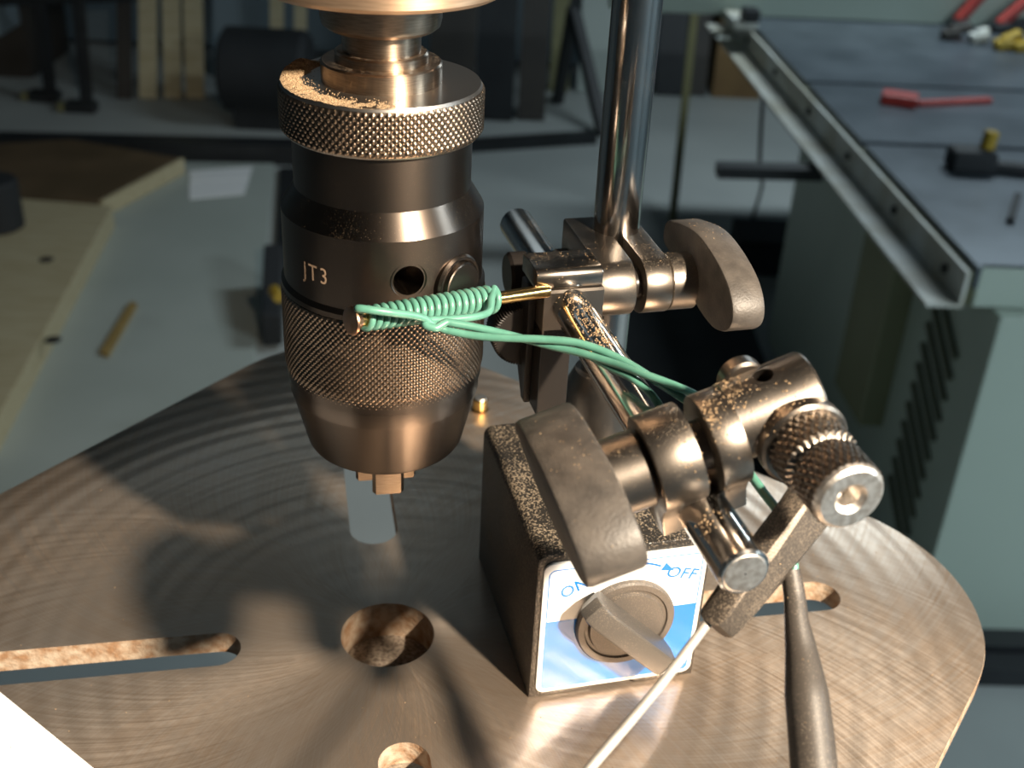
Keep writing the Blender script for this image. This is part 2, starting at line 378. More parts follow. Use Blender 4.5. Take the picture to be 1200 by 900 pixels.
# ================================================================== drill table
TH = 2.5616                                   # direction of the back-left edge's normal
HALF = 152.2; RC = 62.0
def rot2(x, y, a): return (x * math.cos(a) - y * math.sin(a), x * math.sin(a) + y * math.cos(a))
tbl = thing('drill_table', 'square ground cast iron drill table with rounded corners, four slots and a centre hole', 'table', (0, 0, 0))
out = []
for k in range(4):
    for x, y in arc(HALF - RC, HALF - RC, RC, 0, 90, 20): out.append(rot2(x, y, TH + k * PI / 2))
mb = MB().prism(out, (0, 0, 0), EX, EY, EZ, -7.5, 0, 0.6)
top = mb.build('table_top', M['table'], tbl)
top.data.materials.append(M['rust'])
cut = [MB().cyl((0, 0, -40), (0, 0, 10), 14.1, 96).build('cutter', None)]
CORNER = TH + PI / 4
for k in range(4):
    a = CORNER + k * PI / 2; u = V((math.cos(a), math.sin(a), 0)); v = V((-u.y, u.x, 0)); W = 7.0
    st = [(50.5 + x, y) for x, y in arc(0, 0, W, 90, 270, 24)] + [(139.5 + x, y) for x, y in arc(0, 0, W, -90, 90, 24)]
    if abs((a - math.radians(101.8) + PI) % (2 * PI) - PI) < 0.3: st = [(52.5 + x * 1.15, y * 1.15) for x, y in arc(0, 0, W, 90, 270, 24)] + [(139 + x * 1.15, y * 1.15) for x, y in arc(0, 0, W, -90, 90, 24)]
    cut.append(MB().prism(st, (0, 0, 0), u, v, EZ, -40, 10).build('cutter', None))
boolean(top, cut)
if len(top.data.materials) < 2: top.data.materials.append(M['rust'])
for p in top.data.polygons:
    p.material_index = 0 if p.normal.z > 0.5 else 1
top.data.shade_smooth(); top.data.set_sharp_from_angle(angle=math.radians(30))
ringp = [(-7.4, 44), (-24, 40), (-26, 30), (-26, 14.1), (-7.4, 14.1)]
MB().lathe(ringp + [ringp[0]], 64, caps=False).build('table_hub', M['rust'], tbl)
MB().lathe([(-34, 18), (-27, 20), (-13.2, 14.3), (-12.6, 9), (-12.2, 0.3)], 48).build('hub_floor', M['hubdust'], tbl)
for k in range(4):
    a = CORNER + PI / 4 + k * PI / 2; u = V((math.cos(a), math.sin(a), 0))
    MB().bar(u * 38 + V((0, 0, -14)), u * 150 + V((0, 0, -11.4)), 7, 8).build('rib', M['rust'], tbl, smooth=0)
# small bolt standing on the table behind the chuck
g = thing('small_bolt', 'small golden round bolt head standing on the table behind the chuck', 'bolt', (21.5, 133, 0))
MB().lathe([(0, 3.3), (0.7, 3.6), (1.2, 3.0), (5.2, 3.0), (5.7, 2.6)], 32, (21.5, 133, 0)).build('bolt_body', M['brass'], g)
MB().lathe([(5.7, 2.55), (5.95, 2.4)], 32, (21.5, 133, 0)).build('bolt_face', M['sawend'], g)
# paper
pd = V((0.811, -0.586, 0)); pn = V((-0.586, -0.811, 0)); pc = V((-88, -44.3, 0))
mb = MB(); q = [pc - pd * 62, pc + pd * 58, pc + pd * 58 + pn * 74, pc - pd * 62 + pn * 74]
mb.prism([((x - pc).dot(pd), (x - pc).dot(pn)) for x in q], pc, pd, pn, EZ, 0.02, 0.45)
tag(mb.build('paper_sheet', M['paper'], smooth=0, origin=pc), 'bright white paper sheet lying on the front left of the drill table', 'paper')

# ================================================================== quill, spindle, chuck
qt = thing('drill_quill', 'brown steel quill end above the chuck at the top edge of the photo', 'quill', (0, 0, 190))
MB().lathe([(190.0, 24.0), (190.3, 27.0), (191.3, 28.2), (260, 28.2)], 128).build('quill_sleeve', M['copper'], qt)
MB().lathe([(181.5, 12.4), (182.3, 13.4), (184, 13.8), (190.2, 13.8)], 96).build('spindle_nose', M['bright'], qt)

ck = thing('drill_chuck', 'dark brown steel drill chuck with two knurled sleeves hanging above the table', 'chuck', (0, 0, 57))
MB().lathe([(169.3, 14.0), (173.7, 14.0), (174.1, 13.6), (174.1, 10.5)], 96).build('hub_ring', M['bright'], ck)
MB().lathe([(173.9, 10.8), (175.9, 10.8), (176.3, 10.3), (176.3, 8.0)], 96).build('collar_nut', M['bright'], ck)
MB().lathe([(176, 9.05), (181.7, 9.05)], 96).build('arbor_neck', M['bright'], ck)
def knurl(prof, N, per, R_rows, depth, name, mt, samp=6):
    """real diamond knurling; prof(z) gives the mean radius, R_rows = (z0, z1)"""
    z0, z1 = R_rows; seg = N * samp; rows = int((z1 - z0) / per * samp); vs = []; fs = []
    tri = lambda x: 1 - abs(2 * (x % 1.0) - 1)
    for j in range(rows + 1):
        z = z0 + (z1 - z0) * j / rows
        edge = min(1.0, min(z - z0, z1 - z) / 0.6)
        for i in range(seg):
            u = i / seg * N; q = (z - z0) / per
            h = min(1.0, min(tri((u + q) / 1.0), tri((u - q) / 1.0)) * 1.5)
            r = prof(z) - depth + depth * h * edge
            a = 2 * PI * i / seg; vs.append((r * math.cos(a), r * math.sin(a), z))
    for j in range(rows):
        for i in range(seg):
            k = (i + 1) % seg; fs.append((j * seg + i, j * seg + k, (j + 1) * seg + k, (j + 1) * seg + i))
    mb = MB(); mb.add(vs, fs)
    return mb.build(name, mt, ck, smooth=60)
MB().lathe([(158.3, 21.0), (158.0, 23.0), (158.6, 23.4), (168.8, 23.4), (169.5, 23.0), (169.5, 8.0)], 160, caps=False).build('collar_disc', M['disc'], ck, smooth=25)
knurl(lambda z: 24.0, 88, 1.9, (158.5, 168.7), 0.55, 'knurled_collar', M['knurl'])
MB().lathe([(93.2, 24.6), (93.6, 25.2), (116.5, 25.2)], 128, caps=False).build('sleeve_core', M['chuck'], ck, smooth=25)
knurl(lambda z: 25.75 if z > 98 else 24.9 + (z - 93.5) / 4.5 * 0.85, 108, 1.65, (93.5, 118.6), 0.45, 'knurled_sleeve', M['knurl'])
body = MB().lathe([(118.2, 4), (118.2, 24.6), (118.9, 25.5), (120.2, 25.5), (121.4, 24.7), (139.2, 24.7), (139.8, 24.4), (144.4, 21.6), (145.0, 21.35), (158.6, 21.35), (158.6, 4)], 160).build('upper_body', M['chuck'], ck, smooth=22)
def cpt(ang, z, r):
    a = math.radians(ang); return V((r * math.cos(a), r * math.sin(a), z))
FA = -82.9                                     # chuck side that faces the camera
c1 = MB().cyl(cpt(FA + 13.5, 129.4, 12), cpt(FA + 13.5, 129.4, 40), 3.7, 48).build('cutter', None, origin=(0, 0, 0))
boolean(body, [c1]); body.data.shade_smooth(); body.data.set_sharp_from_angle(angle=math.radians(22))
d_ = cpt(FA + 13.5, 0, 1)
MB().lathe([(23.0, 3.72), (24.3, 3.78), (24.62, 4.35)], 48, V((0, 0, 129.4)), d_, caps=False).build('key_hole_rim', M['chuck'], ck)
d_ = cpt(FA + 45, 0, 1)
MB().lathe([(19, 7.3), (24.9, 7.3), (25.6, 6.8), (25.6, 6.2), (25.2, 5.9), (26.4, 5.5), (26.6, 5.2), (26.6, 0.2)], 64, V((0, 0, 125.6)), d_).build('set_button', M['chuck'], ck, smooth=25)
def jt(x, y, h):
    a = math.radians(FA - 40.5) + x / 24.7; r = 24.82 + h
    return V((r * math.cos(a), r * math.sin(a), 128.6 + y))
text_mb('JT3', 5.8, 0.01, lambda x, y, h: jt(x * 0.82, y, h), 1.28).build('lettering', M['etch'], ck, smooth=0)
MB().lathe([(72.0, 6.5), (72.0, 19.0), (72.5, 20.2), (73.5, 20.8), (88.6, 24.5), (89.2, 24.7), (93.4, 24.7), (93.4, 6.5)], 160, caps=False).build('nose_cone', M['chuck'], ck, smooth=20)
for k in range(3):
    a = math.radians(FA + 5 + 120 * k); u = V((math.cos(a), math.sin(a), 0)); v = V((-u.y, u.x, 0))
    ol = [(1.0, -1.2), (6.4, -4.3), (7.6, -3.4), (7.6, 3.4), (6.4, 4.3), (1.0, 1.2)]
    MB().prism(ol, (0, 0, 0), u, v, EZ, 57.2, 76, 0.5).build('jaw', M['bright'], ck, smooth=25)

# ================================================================== magnetic stand
O1 = V((40.3, 24.81, 113.96)); RD = V((0.2787, -0.9603, -0.0095)).normalized(); AX = V((0.96037, 0.27873, 0))
BO = V((43.09, -23.61, 0)); ROT = 0.26825
E1 = V((math.cos(ROT), math.sin(ROT), 0)); E2 = V((-math.sin(ROT), math.cos(ROT), 0)); NP = -E2
st = thing('magnetic_stand', 'black magnetic base with blue and white label, chromed post, cross rod and clamps', 'magnetic stand', BO + E1 * 25 + E2 * 33)
bw, bh, bd = 50.0, 51.3, 66.0
ol = [(0, 0), (0, bh - 3)] + arc(3, bh - 3, 3, 180, 90, 5)[1:] + arc(bw - 3, bh - 3, 3, 90, 0, 5) + [(bw, 0), (32, 0), (29, 3), (21, 3), (18, 0)]
basebody = MB().prism(ol, BO, E1, EZ, E2, 0, bd, 0.8).build('base_body', M['crinkle'], st, smooth=40)
def pp(u, v, off): return BO + E1 * u + EZ * v + NP * off
def rr(u0, u1, v0, v1, r, n=5):
    return arc(u1 - r, v1 - r, r, 0, 90, n) + arc(u0 + r, v1 - r, r, 90, 180, n) + arc(u0 + r, v0 + r, r, 180, 270, n) + arc(u1 - r, v0 + r, r, 270, 360, n)
fp = MB().prism(rr(1.7, 48.6, 2.4, 48.6, 2.6), BO, E1, EZ, NP, 0.0, 0.9, 0.15).build('face_plate', M['platewhite'], basebody, smooth=40)
# blue print, border line, arrows: a thin film on the plate
ol = [(47.6 - 0.2, 28.6), (3.1, 28.6), (3.1, 5.2)] + arc(4.6, 5.2, 1.5, 180, 270, 4)[1:] + arc(45.9, 5.2, 1.5, 270, 360, 4)
MB().prism(ol, BO, E1, EZ, NP, 0.9, 0.96).build('blue_print', M['plateblue'], basebody, smooth=0)
mb = MB()
def strip(pts, wd):
    pts = [V((a, b, 0)) for a, b in pts]
    for a, b in zip(pts[:-1], pts[1:]):
        t_ = (b - a).normalized(); s_ = V((-t_.y, t_.x, 0)) * wd / 2
        ol_ = [a - s_ - t_ * wd * 0.2, b - s_ + t_ * wd * 0.2, b + s_ + t_ * wd * 0.2, a + s_ - t_ * wd * 0.2]
        mb.prism([(p.x, p.y) for p in ol_], BO, E1, EZ, NP, 0.9, 0.95)
strip([(3.25, 28.6)] + [(3.25, 44.5)] + arc(5.2, 44.5, 1.95, 180, 90, 4) + arc(45.3, 44.5, 2.0, 90, 0, 4) + [(47.3, 28.6)], 0.36)
strip(arc(25.5, 25.0, 20.8, 117, 63, 14), 0.7)
for (x, y, ang) in ((15.0, 42.7, 208), (37.0, 42.6, -28)):
    t_ = V((math.cos(math.radians(ang)), math.sin(math.radians(ang)), 0)); s_ = V((-t_.y, t_.x, 0)); c_ = V((x, y, 0))
    mb.prism([((c_ + t_ * 2.4).x, (c_ + t_ * 2.4).y), ((c_ - t_ * 1.4 + s_ * 1.5).x, (c_ - t_ * 1.4 + s_ * 1.5).y), ((c_ - t_ * 1.4 - s_ * 1.5).x, (c_ - t_ * 1.4 - s_ * 1.5).y)], BO, E1, EZ, NP, 0.9, 0.96)
mb.build('printed_arrow', M['plateblue'], basebody, smooth=0)
def ptext(u0, v0, ang, slant=0.12):
    a = math.radians(ang)
    def f(x, y, h):
        x = x + slant * y; return pp(u0 + x * math.cos(a) - y * math.sin(a), v0 + x * math.sin(a) + y * math.cos(a), 0.93 + h)
    return f
text_mb('ON', 5.2, 0.02, ptext(10.6, 39.6, 27), 1.05, 0.09).build('lettering', M['plateblue'], basebody, smooth=0)
text_mb('OFF', 5.2, 0.02, ptext(41.6, 40.0, -14), 1.05, 0.09).build('lettering', M['plateblue'], basebody, smooth=0)
dc = pp(26.1, 25.6, 0)
dial = MB().lathe([(0.5, 14.4), (2.2, 14.4), (2.8, 13.9), (2.8, 12.2), (2.2, 11.9), (2.2, 11.0), (3.2, 10.6), (3.4, 0.3)], 64, dc, NP).build('switch_dial', M['dial'], basebody, smooth=25)
la = math.radians(-45); lx = E1 * math.cos(la) + EZ * math.sin(la); ly = -E1 * math.sin(la) + EZ * math.cos(la)
prof = [(-16.2, 2.6), (14.2, 2.6), (16.0, 5.5), (15.4, 10.8), (13.2, 12.2), (-15.5, 12.0), (-18.5, 10.6), (-19.3, 7.5)]
MB().prism(prof, dc, lx, NP, ly, -3.3, 3.3, 0.9).build('switch_lever', M['lever'], basebody, smooth=30)
PX, PY = 59.9, 30.46
MB().lathe([(50.8, 10.8), (73, 10.8), (79, 8.0), (79.4, 6.3)], 64, (PX, PY, 0)).build('post_collar', M['clamp'], st)
MB().lathe([(51, 6.35), (300, 6.35)], 64, (PX, PY, 0)).build('post', M['post'], st)

def L1(x, r, z): return O1 + AX * x + RD * r + EZ * z
# --- post clamp with fine adjustment block
pc1 = thing('post_clamp', '', '', (PX, PY, O1.z)); pc1.parent = st; pc1.location = (V((PX, PY, O1.z)) - V(st['_o'])) * MM
del pc1['label']; del pc1['category']
CR, CZ, RCY = 18.8, 1.3, 7.75                  # axis and radius of the clamp bolt barrel (r, z)
K1S = 0.935
def L1s(x, r, z): return CAM + (L1(x, r, z) - CAM) * K1S
prof = arc(CR, CZ, RCY, -90, 82, 22) + [(9, 9.2), (-8.0, 9.3), (-8.8, 8.5), (-8.8, -6.0), (-7.8, -6.6)]
MB().prism(prof, O1, RD, EZ, AX, 8.0, 17.8, 0.4).build('clamp_half', M['clamp'], pc1, smooth=35)
MB().prism(prof, O1, RD, EZ, AX, 20.4, 27.8, 0.35).build('clamp_half', M['clamp'], pc1, smooth=35)
MB().cyl(L1(17, CR, CZ), L1(21, CR, CZ), 4.5, 32).build('clamp_bolt', M['blackgloss'], pc1)
MB().cyl(L1(27.9, CR, CZ), L1(35.6, CR, CZ), 7.55, 64, 0.35).build('clamp_collar', M['clamp'], pc1)
def spline_closed(pts, n=6):
    P = [V((a, b, 0)) for a, b in pts]; k = len(P); out = []
    for i in range(k):
        a, b, c, d = P[i - 1], P[i], P[(i + 1) % k], P[(i + 2) % k]
        for s_ in range(n):
            u = s_ / n; q = 0.5 * ((2 * b) + (c - a) * u + (2 * a - 5 * b + 4 * c - d) * u * u + (3 * b - a - 3 * c + d) * u ** 3)
            out.append((q.x, q.y))
    return out
KN = [(r * K1S, z * K1S) for r, z in spline_closed([(-21, -2.5), (-19.4, 1.6), (-13.4, 4.0), (0.7, 7.2), (13.6, 6.2), (25, 2.6), (30.6, -3), (29.4, -8.8), (21, -13.0), (8, -12.4), (-4, -8.8), (-14, -6.2), (-19.5, -5.0)])]
MB().prism(KN, L1s(0, 0, 0), RD, EZ, AX, 43.4 * K1S, 53.0 * K1S, 1.0).build('wing_knob', M['knob'], pc1, smooth=40)
# fine adjustment block
prof = [(12, 4.8), (12, -8), (24, -9.0), (27.0, -7.6), (27.0, 4.4), (26.4, 5.0)]
MB().prism(prof, O1, RD, EZ, AX, -7.4, 8.6, 0.3).build('adjuster_block', M['clamp'], pc1, smooth=25)
prof = [(13.4, 5.0), (13.2, 9.2), (14.2, 10.0), (20, 10.5)] + arc(24.6, 8.3, 2.2, 90, 0, 6) + [(26.9, 6.4), (26.2, 5.2)]
MB().prism(prof, O1, RD, EZ, AX, -9.6, 8.0, 0.4).build('adjuster_lever', M['clampgloss'], pc1, smooth=35)
prof = [(16.5, -6), (16.5, -28), (19, -32), (27.0, -32), (27.0, -6)]
MB().prism(prof, O1, RD, EZ, AX, -7.4, 0.6, 0.5).build('adjuster_leg', M['blackgloss'], pc1, smooth=30)
prof = [(13.0, 3), (13.0, -24), (18, -31), (20.5, -31), (20.5, 3)]
MB().prism(prof, O1, RD, EZ, AX, -9.4, -7.5, 0.5).build('adjuster_spring', M['blackgloss'], pc1, smooth=30)
MB().cyl(L1(-9.5, -1.5, -3.4), L1(8.5, -1.5, -3.4), 6.2, 48, 0.8).build('clamp_pin', M['blackgloss'], pc1)
# serrated adjuster knob
KC = at(611, 386, 318); seg = 72; mb = MB(); ol = []
for i in range(seg * 2): rr_ = 9.0 if i % 2 else 8.4; a = PI * i / seg; ol.append((rr_ * math.cos(a), rr_ * math.sin(a)))
mb.prism(ol, KC, AX, EZ, RD, -4, 4, 0.6); mb.build('adjuster_knob', M['blackgloss'], pc1, smooth=20)

# --- cross rod
R0 = O1 - RD * 27.8; R1 = R0 + RD * 161.0
MB().lathe([(0, 4.4), (0.6, 5.0), (160.4, 5.0), (161.0, 4.5)], 64, R0, RD).build('cross_rod', M['chrome'], st, smooth=25)

MB().lathe([(160.9, 4.4), (161.15, 4.0), (161.2, 0.2)], 48, R0, RD, caps=False).build('rod_end', M['sawend'], st, smooth=25)
# --- end clamp on the rod
O2 = V((66.17, -64.35, 112.13)); TL = 0.30
BX = (AX * math.cos(TL) + EZ * math.sin(TL)).normalized(); BN = BX.cross(RD); BN = (BN if BN.z > 0 else -BN).normalized()
K2S = 0.905
def L2(b, r, n): return CAM + (O2 + BX * b + RD * r + BN * n - CAM) * K2S
_p = CAM + (O2 + RD * 20 - CAM) / K2S - O2
ROD_B, ROD_N = _p.dot(BX), _p.dot(BN)          # where the rod passes, in the clamp's own frame
ec = thing('end_clamp', '', '', O2); ec.parent = st; ec.location = (O2 - V(st['_o'])) * MM; del ec['label']; del ec['category']
N0 = -1.2
prof = [(r, n) for r, n in arc(0, N0, 10.7, -58, 200, 30)] + [(-9.0, ROD_N + 2), (-7.5, ROD_N - 4.2), (-3, ROD_N - 5.4), (1, ROD_N - 4.4), (2.6, ROD_N + 1)]
prof = [(r * K2S, n * K2S) for r, n in prof]
MB().prism(prof, L2(0, 0, 0), RD, BN, BX, -4.2 * K2S, 5.5 * K2S, 0.4).build('clamp_jaw', M['clamp'], ec, smooth=35)
MB().prism(prof, L2(0, 0, 0), RD, BN, BX, 8.7 * K2S, 15.4 * K2S, 0.4).build('clamp_jaw', M['clamp'], ec, smooth=35)
MB().cyl(L2(4, 0, N0), L2(10, 0, N0), 5.0, 32).build('clamp_bolt', M['blackgloss'], ec)
MB().cyl(L2(-14, 0, N0), L2(-4.8, 0, N0), 8.4 * K2S, 64, 0.5).build('clamp_collar', M['clamp'], ec)
KN2 = [(r * K2S, n * K2S) for r, n in spline_closed([(-19, 4.4), (-17.4, 8.6), (-8, 12.2), (5, 13.8), (16, 12.8), (25, 8.6), (28.6, 3.2), (26, -3), (18, -7.6), (5, -9.2), (-8, -6.4), (-16, -1.2)])]
MB().prism(KN2, L2(0, 0, 0), RD, BN, BX, -26.5 * K2S, -13.6 * K2S, 1.1).build('wing_knob', M['knob'], ec, smooth=40)
sw = MB().lathe([(h_ * K2S, r_ * K2S) for h_, r_ in ((-1.0, 7.0), (0.2, 8.6), (18.4, 9.3), (19.0, 8.9), (19.0, 3.0))], 72, L2(15, -1, 1.0), BX).build('swivel_socket', M['clamp'], ec, smooth=30)
hp = at(912, 442, 236); hd = (at(912, 442, 200) - at(912, 442, 260)).normalized()
ct = MB().cyl(L2(24.2, -2, 2), L2(24.2, 2.5, 30), 1.9, 32).build('cutter', None, origin=(0, 0, 0)); boolean(sw, [ct]); sw.data.shade_smooth(); sw.data.set_sharp_from_angle(angle=math.radians(30))
MB().cyl(L2(21.5, -9, 6), L2(21.5, -5, 6), 4.5, 32, 0.5).build('pivot_head', M['clamp'], ec)
NB, NN = 27.0, -2.5
MB().cyl(L2(NB, 6.5, NN), L2(NB, 10.5, NN), 9.6 * K2S, 64, 0.6).build('nut_flange', M['clamp'], ec)
vs = []; fs = []; Nn, samp = 30, 7; z0, z1 = 10.5, 28.0; per = 3.4; rows = 44; seg = Nn * samp
tri = lambda x: 1 - abs(2 * (x % 1.0) - 1)
for j in range(rows + 1):
    z = z0 + (z1 - z0) * j / rows
    groove = 0.9 if 17.6 < z < 18.9 else 0.0
    for i in range(seg):
        u = i / seg * Nn; q_ = (z - z0) / per; h = min(1, min(tri(u + q_), tri(u - q_)) * 1.5)
        r = (8.2 if z < 18 else 7.7) - groove - 0.6 + 0.6 * h; a = 2 * PI * i / seg
        vs.append(L2(NB, z, NN) + (BX * (r * math.cos(a)) + BN * (r * math.sin(a))) * K2S)
for j in range(rows):
    for i in range(seg):
        k = (i + 1) % seg; fs.append((j * seg + i, j * seg + k, (j + 1) * seg + k, (j + 1) * seg + i))
mb = MB(); mb.add(vs, fs); mb.build('knurled_nut', M['clamp'], ec, smooth=60)
MB().lathe([(h_ * K2S, r_ * K2S) for h_, r_ in ((-0.3, 7.5), (0.6, 7.1), (1.2, 6.4), (1.2, 3.4), (0.2, 2.4), (-3.2, 2.2), (-3.2, 0.2))], 48, L2(NB, 28, NN), RD, caps=False).build('nut_face', M['sawend'], ec, smooth=25)
# holder arm
A0 = at(950, 592, 232); A1 = at(837, 735, 227)
ad = (A1 - A0).normalized(); an = ad.cross(RD).normalized(); al = (A1 - A0).length; rp = an.cross(ad).normalized()
mb = MB()
ol = [(-6, -4.6), (al * 0.45, -4.9), (al * 0.8, -3.8), (al, -2.8), (al + 0.3, 2.6), (al * 0.8, 3.6), (al * 0.4, 5.0), (-2, 5.0), (-7, 2)]
mb.prism(ol, A0, ad, an, rp, -3.4, 3.4, 2.2); mb.build('holder_arm', M['armdust'], ec, smooth=30)

# ================================================================== wires and pins
PL, PR = at(412, 376, 262), at(630, 342.5, 295)
pa = (PR - PL).normalized()
pin = thing('brass_pin', 'thin brass pin with copper head held in the post clamp in front of the chuck', 'pin', PR)
MB().cyl(PL, PR + pa * 3, 1.65, 32).build('pin_shaft', M['brass'], pin)
MB().lathe([(-0.5, 2.6), (-0.3, 3.2), (0.1, 3.35), (0.4, 3.1), (0.6, 2.2), (2.0, 1.9)], 40, PL, pa).build('pin_head', M['copperhead'], pin)
gw = thing('green_wire', 'pale green insulated wire coiled around the brass pin and led to the end clamp', 'wire', PL)
px_ = pa.orthogonal().normalized(); toc = (CAM - PL).normalized()
cz = (EZ - pa * EZ.dot(pa)).normalized(); cy = pa.cross(cz)
if cy.dot(toc) < 0: cy = -cy                   # cy points to the camera
L_ = (PR - PL).length; c0 = 2.6; c1_ = L_ * 0.735; turns = 19; pts = []
for i in range(turns * 20 + 1):
    u = i / (turns * 20); a = 2 * PI * turns * u + PI / 2
    R_ = 2.15 + 0.75 * u
    pts.append(PL + pa * (c0 + (c1_ - c0) * u) + cz * (R_ * math.sin(a)) + cy * (R_ * math.cos(a)))
MB().tube(pts, 0.80, 10).build('coil', M['wire'], gw, smooth=60)
ex = pts[-1]; en = pts[0]
# lead that crosses the left half of the coil, lead that passes under its right half, then both twist away
def bundle(ph, rad=1.0):
    base = [(522, 382, 268), (560, 389, 268), (600, 395, 267), (640, 401, 265), (680, 408, 262), (720, 422, 258), (760, 441, 252), (800, 461, 248), (838, 482, 250)]
    bp_ = catmull([at(*b) for b in base], 8); o_ = []
    for i, p_ in enumerate(bp_):
        t_ = (bp_[min(i + 1, len(bp_) - 1)] - bp_[max(i - 1, 0)]).normalized(); s_ = t_.cross(EZ).normalized(); u_ = s_.cross(t_)
        a = ph + 2 * PI * 1.15 * i / len(bp_)
        o_.append(p_ + (s_ * math.cos(a) + u_ * math.sin(a)) * rad * 1.0)
    return o_
b1, b2 = bundle(PI / 2), bundle(-PI / 2)
lead1 = catmull([en, at(421, 361.5, 259), at(455, 366, 260), at(492, 371.5, 265), at(506, 380, 267)], 8) + b2
MB().tube(lead1, 0.92, 10).build('lead', M['wire'], gw, smooth=60)
lead2 = catmull([ex, at(576, 350, 281), at(573, 365, 277), at(558, 371, 273), at(530, 374, 270), at(503, 375.5, 267), at(499, 381, 266), at(511, 385, 266)], 8) + b1
MB().tube(lead2, 0.92, 10).build('lead', M['wire'], gw, smooth=60)
tail = catmull([b1[-1], at(856, 515, 252), at(872, 545, 248), at(893, 575, 242), at(915, 606, 236), at(928, 645, 232), at(931, 690, 230)], 8)
MB().tube(tail, 1.0, 10).build('lead', M['wire'], gw, smooth=60)
hang = catmull([at(690, 416, 262), at(718, 432, 258), at(742, 444, 254), at(762, 461, 252), at(779, 484, 250), at(800, 505, 250)], 8)
MB().tube(hang, 0.92, 10).build('lead', M['wire'], gw, smooth=60)
# black sleeve
sl = [(926, 668, 231, 4.0), (931, 698, 230, 4.3), (933.5, 727, 228, 4.7), (939, 764, 226, 6.2), (945, 813, 222, 8.3), (950, 860, 219, 8.6), (954, 905, 216, 8.8), (958, 950, 213, 8.9), (964, 1050, 208, 8.9), (966, 1160, 206, 8.6)]
mb = MB(); mb.tube(catmull([at(a, b, c) for a, b, c, d in sl], 5), [x for x in [V((d, 0, 0)).x / 2 for d in [sl[min(i // 5, 9)][3] * (1 - (i % 5) / 5) + sl[min(i // 5 + 1, 9)][3] * ((i % 5) / 5) for i in range(46)]]], 10)
sv = mb.build('cable_sleeve', M['sleeve'], smooth=45, origin=at(926, 668, 231))
tag(sv, 'dark rubber tapered cable sleeve hanging below the end clamp at bottom right', 'cable sleeve')
# pale wire
W0, W1 = at(824, 737, 226), at(690, 902, 208)
pw = thing('steel_wire', 'pale thin straight steel wire sticking out of the holder arm tip toward the bottom edge', 'wire', W0)
MB().tube(catmull([W0 + (W0 - W1) * 0.12, W0, (W0 * 2 + W1) / 3 + RIGHT * 0.5, (W0 + W1 * 2) / 3 + RIGHT * 0.4, W1, W1 + (W1 - W0) * 0.35], 6), 0.95, 16).build('wire_shaft', M['whitewire'], pw, smooth=60)

# ================================================================== sawdust that settled on the metal
bpy.context.view_layer.update()
DG = bpy.context.evaluated_depsgraph_get()
ICO = [(0, 0, 1), (0.9, 0, -0.2), (-0.45, 0.8, -0.3), (-0.45, -0.8, -0.3)]
def grains(mb, spots, n, size, zmin=3.0, direction=V((0, 0, -1)), start=60):
    """drop n grains from above each (x, y, z, spread) spot onto whatever lies below"""
    for (p, spread) in spots:
        for _ in range(n):
            q_ = V(p) + V((random.gauss(0, spread), random.gauss(0, spread), start))
            ok, loc, nor, idx, ob, mtx = scene.ray_cast(DG, q_ * MM, direction, distance=0.12)
            if not ok or loc.z / MM < zmin: continue
            c_ = loc / MM; s_ = size * random.uniform(0.5, 1.5); a = random.uniform(0, 6.28)
            vs_ = [c_ + V((math.cos(a) * x - math.sin(a) * y, math.sin(a) * x + math.cos(a) * y, z * 0.7)) * s_ for x, y, z in ICO]
            mb.add(vs_, [(0, 1, 2), (0, 2, 3), (0, 3, 1), (1, 3, 2)])
mb = MB()
grains(mb, [(L1(-5, 24, 2), 2), (L1(-3, 24, -4), 2.5)], 90, 0.26, 60, start=8)
for s_ in (60, 66, 72, 77, 82): grains(mb, [(R0 + RD * s_ - AX * 1.0, 1.6)], 80, 0.26, 60, start=9)
grains(mb, [(L2(16.5, -3, 8), 1.6), (L2(16, 2, 8), 1.8)], 65, 0.24, 60, start=20)
grains(mb, [(L2(3, 12, -8), 2.6), (L2(7, 4, 0), 1.6), (L2(NB - 4, 9, 4), 3)], 90, 0.26, 60, start=20)
grains(mb, [(L2(-20, 6, 8), 9), (A0.lerp(A1, 0.6), 8), (L2(0, 0, 8), 8)], 110, 0.16, 60, start=20)
grains(mb, [(L1(22, 14, 6), 6), (L1(42, 15, 4), 9), (L1(0, 16, 8), 7)], 110, 0.15, 60, start=20)
d1 = mb.build('sawdust_grains', M['sawdust'], smooth=0); d1['kind'] = 'stuff'
tag(d1, 'golden sawdust grains scattered over the clamps and rods of the stand', 'sawdust')
mb = MB()
hN, hR = 90, 14                                # a low mound first, then loose grains on it
def heap_h(a, r):
    an = math.degrees(a); wob = 0.55 + 0.25 * math.sin(a * 9 + 1) + 0.2 * math.sin(a * 23 + r * 1.3) + 0.15 * math.sin(a * 51)
    e = 1.9 * math.exp(-((an - 166) / 11) ** 2) + 0.55 * wob * max(0.0, min(1.0, (290 - an) / 70.0)) * min(1.0, max(0.0, (an - 142) / 12))
    rc = 20.9 - 0.7 * math.sin(a * 7) * wob; return e * max(0.0, 1 - ((r - rc) / (3.0 + 0.5 * math.sin(a * 17))) ** 2)
vs = []; fs = []
for i in range(hN + 1):
    a = math.radians(135 + 152 * i / hN)
    for j in range(hR + 1):
        r = 15.2 + 8.0 * j / hR; h = heap_h(a, r)
        vs.append((r * math.cos(a), r * math.sin(a), 169.45 + h * random.uniform(0.75, 1.1) + (0.05 if h > 0.05 else 0)))
for i in range(hN):
    for j in range(hR):
        k = i * (hR + 1) + j; fs.append((k, k + 1, k + hR + 2, k + hR + 1))
mb.add(vs, fs)
